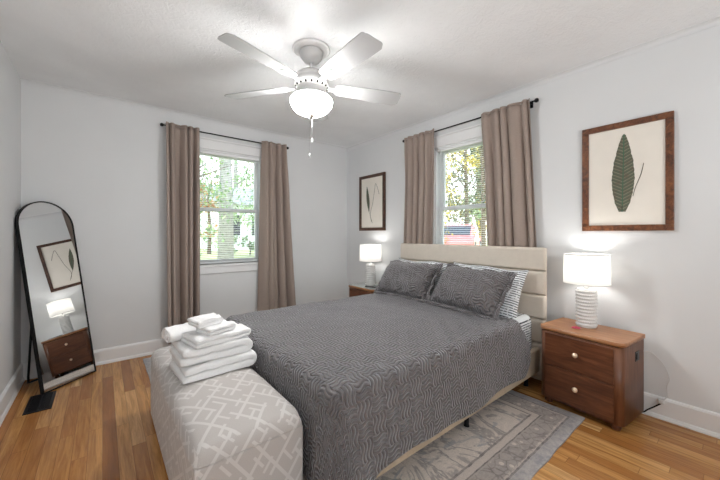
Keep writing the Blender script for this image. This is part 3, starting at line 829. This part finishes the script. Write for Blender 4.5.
# ------------------------------------------------------------------ pictures
def picture(label, y0, y1, z0, z1, frame, kind, fw=.04):
    t = thing('framed_picture', label, 'picture', (XE, (y0 + y1) / 2, (z0 + z1) / 2)); c = (-XE, -(y0 + y1) / 2, -(z0 + z1) / 2)
    xb, xf = XE - .002, XE - .026
    g = G()
    for a, b, cc, d in ((y0, z0, y1, z0 + fw), (y0, z1 - fw, y1, z1), (y0, z0 + fw, y0 + fw, z1 - fw), (y1 - fw, z0 + fw, y1, z1 - fw)): g.box((xf, a, b), (xb, cc, d), .0025, 2, smooth=False)
    g.build('frame', frame, t, c)
    g = G(); g.box((xb - .012, y0 + fw, z0 + fw), (xb - .006, y1 - fw, z1 - fw)); g.build('mat_board', M['cream'], t, c)
    xp = xb - .0135; yc = (y0 + y1) / 2
    def leaf(cy, zb, zt, w, tilt=0, ser=0.0, mat=M['leaf_print'], bend=0.0):
        g = G(); P = []; U = []; n = 60
        for i in range(n + 1):
            s_ = i / n; hw = w * (sin(pi * min(1, s_ * .93 + .05)) ** .75) * (1 - .34 * s_) if kind == 'big' else w * sin(pi * s_) ** .9
            hw *= 1 + ser * (abs((s_ * 17) % 1 - .5) - .25) + ser * 1.1 * fbm(s_, 0, 3, 13)
            if i == n: hw = .0004
            z = zb + (zt - zb) * s_; yy = cy + tilt * s_ + bend * s_ * s_
            P.append([(xp, yy + hw * q, z) for q in (-1, -.5, 0, .5, 1)]); U.append([(hw * q, s_ * .5) for q in (-1, -.5, 0, .5, 1)])
        g.grid(P, False, uv=U); return g.build('leaf', mat, t, c)
    def stem(pts, r=.0018):
        g = G(); g.tube(smooth_path([(xp, a, b) for a, b in pts], 6), r, 6); return g.build('stem', M['leaf_print_brown'], t, c)
    if kind == 'big':
        leaf(yc + .012, 1.338, 1.872, .072, -.010, .09); stem([(yc + .013, 1.352), (yc + .012, 1.38)], .003)
        stem([(yc - .045, 1.44), (yc - .058, 1.50), (yc - .085, 1.58), (yc - .100, 1.655)], .0017)
    else:
        leaf(yc + .055, 1.47, 1.83, .030, .045, .05, bend=.0); 
        stem([(yc + .055, 1.48), (yc + .02, 1.40), (yc - .01, 1.33)]); stem([(yc + .005, 1.35), (yc + .03, 1.45), (yc - .02, 1.60), (yc - .05, 1.74), (yc - .075, 1.845), (yc - .11, 1.79), (yc - .145, 1.70)], .0022)
    return t
picture('large brown burl-framed print of a broad green leaf above the near nightstand', .292, .780, 1.207, 1.957, M['burl'], 'big')
picture('dark-framed print of a slim leaf and bent stem above the far nightstand', 2.905, 3.415, 1.230, 1.974, M['burl_dark'], 'small')

# ------------------------------------------------------------------ curtains and rods (local: x along wall, y towards wall)
def rod(label, a, b, z, place, d=.06, br=(.06,)):
    t = thing('curtain_rod', label, 'curtain rod', place(0, 0, 0)[0], place(0, 0, 0)[1])
    g = G(); g.tube([(a, -d, z), (b, -d, z)], .0065, 12); g.build('pole', M['black'], t)
    for x, s_ in ((a, -1), (b, 1)):
        g = G(); g.lathe([(.007, 0), (.009, s_ * .006), (.016, s_ * .014), (.018, s_ * .022), (.014, s_ * .033), (0, s_ * .038)], (x, -d, z), 20, axis='x'); g.build('finial', M['black'], t)
    for x in (a + .035, b - .035):
        g = G(); g.tube([(x, -d, z - .006), (x, -.004, z - .006)], .004, 8); g.box((x - .012, -.006, z - .035), (x + .012, 0, z + .02), .002); g.build('bracket', M['black'], t)
    return t
def curtain(label, xt0, xt1, xb0, xb1, zt_, zb_, loc, rz, d=.06, folds=5, amp=.026, seed=0, gap=.014):
    t = thing('curtain', label, 'curtain', loc, rz, 'taupe curtains')
    nu, nv = folds * 18, 44; P = []
    for j in range(nv + 1):
        v = j / nv; z = zt_ + (zb_ - zt_) * v; row = []
        e = v ** 1.15
        a0, a1 = xt0 + (xb0 - xt0) * e, xt1 + (xb1 - xt1) * e
        for i in range(nu + 1):
            u = i / nu; ph = 2 * pi * (folds * u + .15 * fbm(u * 3, v * .9, seed, 1.2) + .5 * fbm(u * 4.3, 0, seed, 1)) + seed
            k = min(1, v * 4); k = k * k * (3 - 2 * k)
            A = amp * (.50 + .50 * k) * (.82 + .36 * abs(fbm(u * 4, v * .5, seed + 9, 1.5)))
            ct = (d + .0125 + amp * .5) * (1 - k) + (amp * 1.06 + gap) * k
            sx = -(.13 + .06 * fbm(u * 5, 2, seed, 1)) * (a1 - a0) / folds * cos(ph + .35) * (.5 + .5 * k)
            row.append((a0 + (a1 - a0) * u + sx, -ct - A * sin(ph), z + .004 * sin(ph) * (j == 0)))
        P.append(row)
    g = G(); g.grid(P, True); o = g.build('panel', M['curtain'], t, fix=False)
    so = o.modifiers.new('s', 'SOLIDIFY'); so.thickness = .0025; so.offset = 0
    # header tape above the rod
    P = [[(x, y - .001, zt_ + k * .018) for x, y, z in P[0]] for k in (0, 1)]
    g = G(); g.grid(P, True); o = g.build('header', M['curtain'], t, fix=False); so = o.modifiers.new('s', 'SOLIDIFY'); so.thickness = .003; so.offset = 0
    return t
NLOC = (0, YN, 0)
rod('black curtain rod above the back wall window', .475, 1.785, 2.268, lambda *a: (NLOC, 0), .06)
curtain('taupe curtain left of the back wall window', .478, .778, .50, .775, 2.272, .10, NLOC, 0, .06, 4, .052, 1.3, .036)
curtain('taupe curtain right of the back wall window', 1.462, 1.785, 1.41, 1.925, 2.272, .10, NLOC, 0, .06, 4, .052, 4.1, .036)
ELOC = (XE, 1.81, 0)     # local x = 1.81 - y
rod('black curtain rod above the window behind the bed', 1.81 - 2.53, 1.81 - 1.11, 2.275, lambda *a: (ELOC, -pi / 2), .048)
curtain('taupe curtain on the corner side of the window behind the bed', 1.81 - 2.515, 1.81 - 2.085, 1.81 - 2.60, 1.81 - 2.14, 2.278, .12, ELOC, -pi / 2, .048, 5, .033, 2.2)
curtain('taupe curtain on the nightstand side of the window behind the bed', 1.81 - 1.56, 1.81 - 1.125, 1.81 - 1.47, 1.81 - 1.03, 2.278, .12, ELOC, -pi / 2, .048, 5, .033, 5.7)

# ------------------------------------------------------------------ leaning arched mirror
def mirror():
    a, th, w, h = .738, .182, .402, 1.470
    t = thing('floor_mirror', 'tall arched black-framed mirror leaning in the room corner', 'mirror', (-.190, 3.406, .004))
    t.rotation_euler = (Matrix.Rotation(a, 3, 'Z') @ Matrix.Rotation(-th, 3, 'X')).to_euler()
    # local: x width, z up, front faces -y
    def arch(r, ins=0.0):
        pts = [(-w / 2 + ins, ins), (w / 2 - ins, ins)]
        rr = w / 2 - ins
        for k in range(33): q = pi * k / 32; pts.append((rr * cos(q), h - w / 2 + rr * sin(q)))
        return pts
    o_, i_ = arch(0), arch(0, .009)
    g = G(); P = [[(x, 0, z) for x, z in o_], [(x, 0, z) for x, z in i_], [(x, .004, z) for x, z in i_], [(x, .026, z) for x, z in i_], [(x, .026, z) for x, z in o_]]
    g.grid(P, False, close_u=True, close_v=True); g.build('frame', M['black'], t)
    g = G(); n = len(i_); V = g.grid([[(x, .004, z) for x, z in i_], [(x, .009, z) for x, z in i_]], False, close_v=True); g.cap(V[0][::-1]); g.cap(V[1]); g.build('mirror_glass', M['mirror'], t)
    g = G(); V = g.grid([[(x, .012, z) for x, z in i_], [(x, .020, z) for x, z in i_]], False, close_v=True); g.cap(V[0][::-1]); g.cap(V[1]); g.build('backing', M['phone'], t)
    # easel leg: U of black tube hinged behind, foot out towards the corner
    pts = [(-.09, .03, 1.05), (-.09, .287, .066), (.09, .287, .066), (.09, .03, 1.05)]
    g = G(); path = [Vector(pts[0]), Vector(pts[1]).lerp(Vector(pts[0]), .05), Vector(pts[1]).lerp(Vector(pts[2]), .015), Vector(pts[1]).lerp(Vector(pts[2]), .12), Vector(pts[2]).lerp(Vector(pts[1]), .12), Vector(pts[2]).lerp(Vector(pts[1]), .015), Vector(pts[2]).lerp(Vector(pts[3]), .05), Vector(pts[3])]
    g.tube(path, .0075, 8); g.build('easel_leg', M['black'], t)
    return t
mirror()

# floor register
def vent():
    x0, x1, y0, y1 = -.408, -.270, 2.985, 3.292
    t = thing('floor_vent', 'black metal floor register in the boards in front of the mirror', 'vent', ((x0 + x1) / 2, (y0 + y1) / 2, 0)); o = (-(x0 + x1) / 2, -(y0 + y1) / 2, 0)
    g = G(); b = .016
    g.box((x0, y0, .0003), (x1, y0 + b, .006), .002); g.box((x0, y1 - b, .0003), (x1, y1, .006), .002); g.box((x0, y0 + b, .0003), (x0 + b, y1 - b, .006), .002); g.box((x1 - b, y0 + b, .0003), (x1, y1 - b, .006), .002)
    g.build('frame', M['vent_black'], t, o)
    g = G(); g.box((x0 + b, y0 + b, .0003), (x1 - b, y1 - b, .0012)); g.build('duct_plate', M['black'], t, o)
    g = G()
    for k in range(22):
        y = y0 + b + (y1 - y0 - 2 * b) * (k + .5) / 22; g.box((x0 + b, y - .003, .001), (x1 - b, y + .003, .0048))
    g.box(((x0 + x1) / 2 - .004, y0 + b, .001), ((x0 + x1) / 2 + .004, y1 - b, .005))
    g.build('grille', M['vent_black'], t, o)
vent()

# ------------------------------------------------------------------ ceiling fan
def fan():
    cx, cy = 1.100, 1.873
    t = thing('ceiling_fan', 'white five-blade ceiling fan with a lit bowl light', 'ceiling fan', (cx, cy, H))
    def part(nm, prof, m, seg=48, par=None): g = G(); g.lathe([(r, z - H) for r, z in prof], (0, 0, 0), seg); return g.build(nm, m, par or t)
    part('ceiling_medallion', [(.125, H), (.128, H - .006), (.118, H - .014), (.108, H - .012), (.10, H - .018), (.088, H - .02)], M['white_metal'])
    part('canopy', [(.078, H - .018), (.078, H - .035), (.072, H - .060), (.055, H - .082), (.030, H - .095), (.016, H - .098)], M['white_metal'])
    part('downrod', [(.0125, H - .09), (.0125, H - .175)], M['white_metal'], 20)
    mh = part('motor_housing', [(.016, 2.285), (.05, 2.283), (.085, 2.273), (.108, 2.255), (.115, 2.238), (.116, 2.232), (.110, 2.228), (.116, 2.222), (.116, 2.190), (.108, 2.178), (.085, 2.165), (.075, 2.150)], M['white_metal'])
    for k in range(18):
        a = 2 * pi * k / 18; g = G()
        mt = Matrix.Rotation(a, 3, 'Z'); vs_ = g.box((.103, -.006, 2.1715 - H), (.112, .006, 2.186 - H), .002)
        for v in g.bm.verts: v.co = mt @ v.co
        g.build('vent_slot', M['phone'], mh)
    part('switch_housing', [(.07, 2.150), (.082, 2.146), (.085, 2.125), (.080, 2.116), (.128, 2.112), (.131, 2.106), (.124, 2.1035), (.10, 2.1032)], M['white_metal'])
    # bowl: shouldered opal glass
    bp = [(.118, 2.103)] + [(.118 + .024 * sin(pi / 2 * k / 6), 2.103 - .015 * (1 - cos(pi / 2 * k / 6))) for k in range(1, 7)]
    bp += [(.142 * cos(pi / 2 * k / 14) ** .8, 2.088 - .095 * sin(pi / 2 * k / 14)) for k in range(1, 14)] + [(.012, 1.9925)]
    part('light_bowl', bp, M['fan_glass'], 48)
    part('bowl_finial', [(.006, 1.995), (.022, 1.993), (.024, 1.988), (.014, 1.982), (.009, 1.972), (.003, 1.966)], M['nickel'], 20)
    a0 = R(39.15)
    for k in range(5):
        # angles measured in camera frame (0 = right, 90 = away), turned to world
        ang = R(20 + 72 * k) - a0
        mt = Matrix.Rotation(ang, 4, 'Z') @ Matrix.Translation((0, 0, 2.192 - H)) @ Matrix.Rotation(R(-12), 4, 'X')
        g = G(); n = 26; P = []
        x0, x1 = .165, .660
        def hw(s): 
            base = .056 + .017 * min(1, s / .7)
            if s < .06: base *= (.55 + .45 * (s / .06) ** .5)
            if s > .93: base *= (1 - ((s - .93) / .07) ** 2.4 * .42)
            return base
        ss = [0, .015, .03, .06] + [.1 + .8 * i / 14 for i in range(15)] + [.93, .95, .97, .985, .995, 1.0]
        top, bot = [], []
        for s in ss:
            x = x0 + (x1 - x0) * s; h_ = hw(s)
            top.append([(x + (.012 * (q * .5) if s > .97 else 0), h_ * q, .003) for q in (-1, -.5, 0, .5, 1)])
            bot.append([(x + (.012 * (q * .5) if s > .97 else 0), h_ * q, -.003) for q in (-1, -.5, 0, .5, 1)])
        g.grid(top, False); g.grid(bot, False)
        ro = lambda S: [r[0] for r in S] + S[-1][1:-1] + [r[-1] for r in S[::-1]] + S[0][1:-1][::-1]
        g.grid([ro(top), ro(bot)], False, close_v=True)
        b = g.build('blade', M['blade'], t, weld=.0003); b.data.transform(mt)
        g = G(); g.prism([(.085, -.020), (.15, -.014), (.185, -.030), (.235, -.034), (.262, -.018), (.268, 0), (.262, .018), (.235, .034), (.185, .030), (.15, .014), (.085, .020)], -.0085, -.0035, False)
        for x, y in ((.195, -.018), (.195, .018), (.245, 0)):
            g.lathe([(.0065, -.0085), (.0055, -.0115), (0, -.012)], (x, y, 0), 12)
        ir = g.build('blade_iron', M['white_metal'], b); ir.data.transform(mt)
    for x, y, zt_, zb_ in ((.02, .025, 1.99, 1.84), (-.055, -.067, 2.11, 1.705)):
        g = G(); g.tube([(x, y, zt_ - H), (x, y, zb_ - H)], .0012, 6); c = g.build('pull_chain', M['nickel'], t)
        g = G(); g.lathe([(.002, zb_ + .004 - H), (.006, zb_ - .002 - H), (.008, zb_ - .014 - H), (.006, zb_ - .024 - H), (.001, zb_ - .028 - H)], (x, y, 0), 12); g.build('pull_knob', M['white_metal'], c)
fan()

# ------------------------------------------------------------------ outside
def gz(x, y):
    d = max(0, x - (XE + .1), y - (YN + .1)); s = min(1, max(0, (d - 3) / 7)); return -.45 + .65 * s * s * (3 - 2 * s) + .01 * max(0, d - 12)
g = G(); P = []
for i in range(60):
    P.append([(-25 + i * 1.25, -10 + j * 1.25, gz(-25 + i * 1.25, -10 + j * 1.25)) for j in range(60)])
g.grid(P, True); lawn = g.build('lawn', M['grass'])
# keep the lawn out of the room: drop verts under the house
for v in lawn.data.vertices:
    if v.co.x < XE + 1 and v.co.y < YN + 1: v.co.z = -.6
lawn['kind'] = 'structure'; lawn.name = 'ground'
def tree(label, x, y, h, tr, crown, leaf, bark, n=900, ls=.16, seed=0, name='tree', cat='tree', branches=7):
    rd = random.Random(seed); z0 = gz(x, y)
    t = thing(name, label, cat, (x, y, z0), 0, 'trees beyond the windows' if cat == 'tree' else None)
    g = G(); g.tube([(0, 0, -.1), (.03, .02, h * .35), (-.03, .05, h * .7), (.02, 0, h * .95)], [tr * 1.25, tr, tr * .7, tr * .25], 12)
    for k in range(branches):
        a = rd.uniform(0, 2 * pi); zz = h * rd.uniform(.25, .8); L = crown * rd.uniform(.6, 1.0)
        g.tube([(0, 0, zz), (cos(a) * L * .5, sin(a) * L * .5, zz + L * .25), (cos(a) * L, sin(a) * L, zz + L * rd.uniform(.2, .6))], [tr * .35, tr * .2, tr * .05], 6)
    g.build('trunk', bark, t)
    g = G()
    cl = [(rd.gauss(0, crown * .42), rd.gauss(0, crown * .42), h * rd.uniform(.18, 1.0)) for _ in range(max(6, n // 45))]
    for _ in range(n):
        c = rd.choice(cl); p = Vector((c[0] + rd.gauss(0, crown * .14), c[1] + rd.gauss(0, crown * .14), max(.1, c[2] + rd.gauss(0, crown * .12))))
        q = Matrix.Rotation(rd.uniform(0, 6.3), 3, 'Z') @ Matrix.Rotation(rd.uniform(-1.2, 1.2), 3, 'X'); s_ = ls * rd.uniform(.6, 1.3)
        g.face([p + q @ Vector(v) for v in ((0, -s_ * .5, 0), (s_ * .3, 0, s_ * .06), (0, s_ * .5, 0), (-s_ * .3, 0, s_ * .06))])
    g.build('foliage', leaf, t, fix=False)
    return t
# north side, seen through the back wall window
tree('big pale trunked tree in the middle of the back window view', 3.32, 11.5, 7.5, .22, 2.0, M['leaf_pale'], M['bark_pale'], 700, .2, 11)
tree('green leafy tree at the left of the back window view', 2.1, 10.2, 6.5, .10, 1.6, M['leaf_green'], M['foliage_core'], 2600, .11, 12)
tree('green leafy tree at the right of the back window view', 5.5, 13.5, 7.0, .12, 1.9, M['leaf_green'], M['foliage_core'], 2600, .13, 13)
tree('low orange autumn tree beside the white house across the lawn', 4.0, 16.5, 3.6, .08, 1.2, M['leaf_orange'], M['foliage_core'], 500, .2, 14)
tree('tall pale leaved tree behind the house across the lawn', 8.0, 25, 9.0, .2, 3.4, M['leaf_pale'], M['bark_pale'], 900, .35, 15)
tree('tall pale leaved tree far off at the left of the back window view', 4.5, 24, 8.5, .2, 3.0, M['leaf_pale'], M['bark_pale'], 900, .35, 16)
for k, (x, y) in enumerate(((4.2, 14.2), (5.3, 14.6), (6.5, 15.0))):
    tree(['round green bush left of the pale trunk across the lawn', 'round green bush behind the pale trunk across the lawn', 'round green bush right of the pale trunk across the lawn'][k], x, y, .8, .03, .55, M['leaf_green'], M['foliage_core'], 320, .13, 30 + k, 'bush', 'bush', 2)
def house():
    x0, x1, y0, y1, z0, z1 = 4.8, 10.5, 19, 23, .1, 2.9
    t = thing('house', 'white house with dark windows far across the lawn', 'house', (7.6, 21, z0)); o = (-7.6, -21, -z0)
    g = G(); g.box((x0, y0, z0), (x1, y1, z1)); w_ = g.build('walls', M['siding'], t, o)
    g = G(); P = [[(x0 - .3, y0 - .3, z1), (x0 - .3, (y0 + y1) / 2, z1 + 1.3), (x0 - .3, y1 + .3, z1)], [(x1 + .3, y0 - .3, z1), (x1 + .3, (y0 + y1) / 2, z1 + 1.3), (x1 + .3, y1 + .3, z1)]]
    V = g.grid(P, False, close_v=True); g.cap(V[0]); g.cap(V[1]); g.build('roof', M['roof'], t, o)
    for x in (5.5, 7.0, 8.6): flat_box('window', (x, y0 - .05, 1.1), (x + .8, y0 + .05, 2.3), M['dark_glass'], t, 0, o)
    flat_box('door', (9.8, y0 - .05, z0), (10.4, y0 + .05, 2.1), M['dark_glass'], t, 0, o)
house()
# east side, seen through the window behind the bed
tree('yellow autumn tree at the left of the side window view', 9.6, 7.5, 5.5, .07, 1.3, M['leaf_yellow'], M['foliage_core'], 1800, .12, 21)
tree('yellow autumn tree at the right of the side window view', 11.0, 5.7, 6.0, .07, 1.4, M['leaf_yellow'], M['foliage_core'], 1800, .12, 22)
tree('dark branched tree in the middle of the side window view', 8.4, 4.75, 6.0, .06, 1.5, M['leaf_dark'], M['foliage_core'], 1300, .10, 23, branches=22)
tree('olive leaved tree standing behind the red car', 16.2, 10.2, 7.5, .12, 2.4, M['leaf_dark'], M['foliage_core'], 1800, .22, 24, branches=18)
tree('broad yellow tree standing far behind the red car', 19.5, 14.5, 8.0, .16, 3.0, M['leaf_yellow'], M['foliage_core'], 1500, .28, 25)
tree('pale grey-green tree far off above the red car', 24, 14, 11, .2, 3.6, M['leaf_pale'], M['foliage_core'], 1500, .38, 26)
def car():
    x, y = 12.9, 8.55; z = gz(x, y)
    t = thing('car', 'red car parked outside, seen through the window behind the bed', 'car', (x, y, z), R(26))
    pr = [(-2.1, .32), (-2.12, .62), (-1.95, .80), (-1.15, .90), (-.55, 1.36), (-.2, 1.43), (.7, 1.42), (1.25, 1.30), (1.85, .95), (2.08, .88), (2.12, .45), (2.0, .30)]
    g = G(); rows = []
    for yy, k in ((-.86, 0), (-.80, 1), (.80, 1), (.86, 0)):
        rows.append([(a * (1 if k else .985), yy * (1 if b < .95 else .86), b * (1 if k else .985)) for a, b in pr])
    V = g.grid(rows, False, close_v=True); g.cap(V[0]); g.cap(V[-1]); b = g.build('body', M['car_red'], t)
    for nm, q in (('windscreen', [(-1.10, .94), (-.58, 1.33)]), ('rear_window', [(1.30, 1.25), (1.78, .99)])):
        g = G(); off = .012; P = [[(a + (-off if nm == 'windscreen' else off), s_ * .62, c + off) for a, c in q] for s_ in (-1, 1)]; g.grid(P, False); w_ = g.build(nm, M['dark_glass'], t)
        so = w_.modifiers.new('s', 'SOLIDIFY'); so.thickness = .01
    for s_ in (-1, 1):
        g = G(); yy = s_ * .80; P = [(-.95, yy, .97), (-.5, yy * .93, 1.32), (.7, yy * .93, 1.34), (1.15, yy * .95, 1.22), (1.4, yy, .98)]
        f_ = g.face([(a, b_ + s_ * .02, c) for a, b_, c in P]); w_ = g.build('side_window', M['dark_glass'], t); so = w_.modifiers.new('s', 'SOLIDIFY'); so.thickness = .012; so.offset = 0
        for wx in (-1.35, 1.35):
            g = G(); g.lathe([(.31, -.1), (.33, -.08), (.33, .08), (.31, .1)], (wx, s_ * .78, .33), 28, axis='y'); w_ = g.build('wheel', M['tyre'], t)
            g = G(); g.lathe([(.2, -.104), (.2, .104)], (wx, s_ * .78, .33), 20, axis='y'); g.build('hub_cap', M['nickel'], w_)
car()
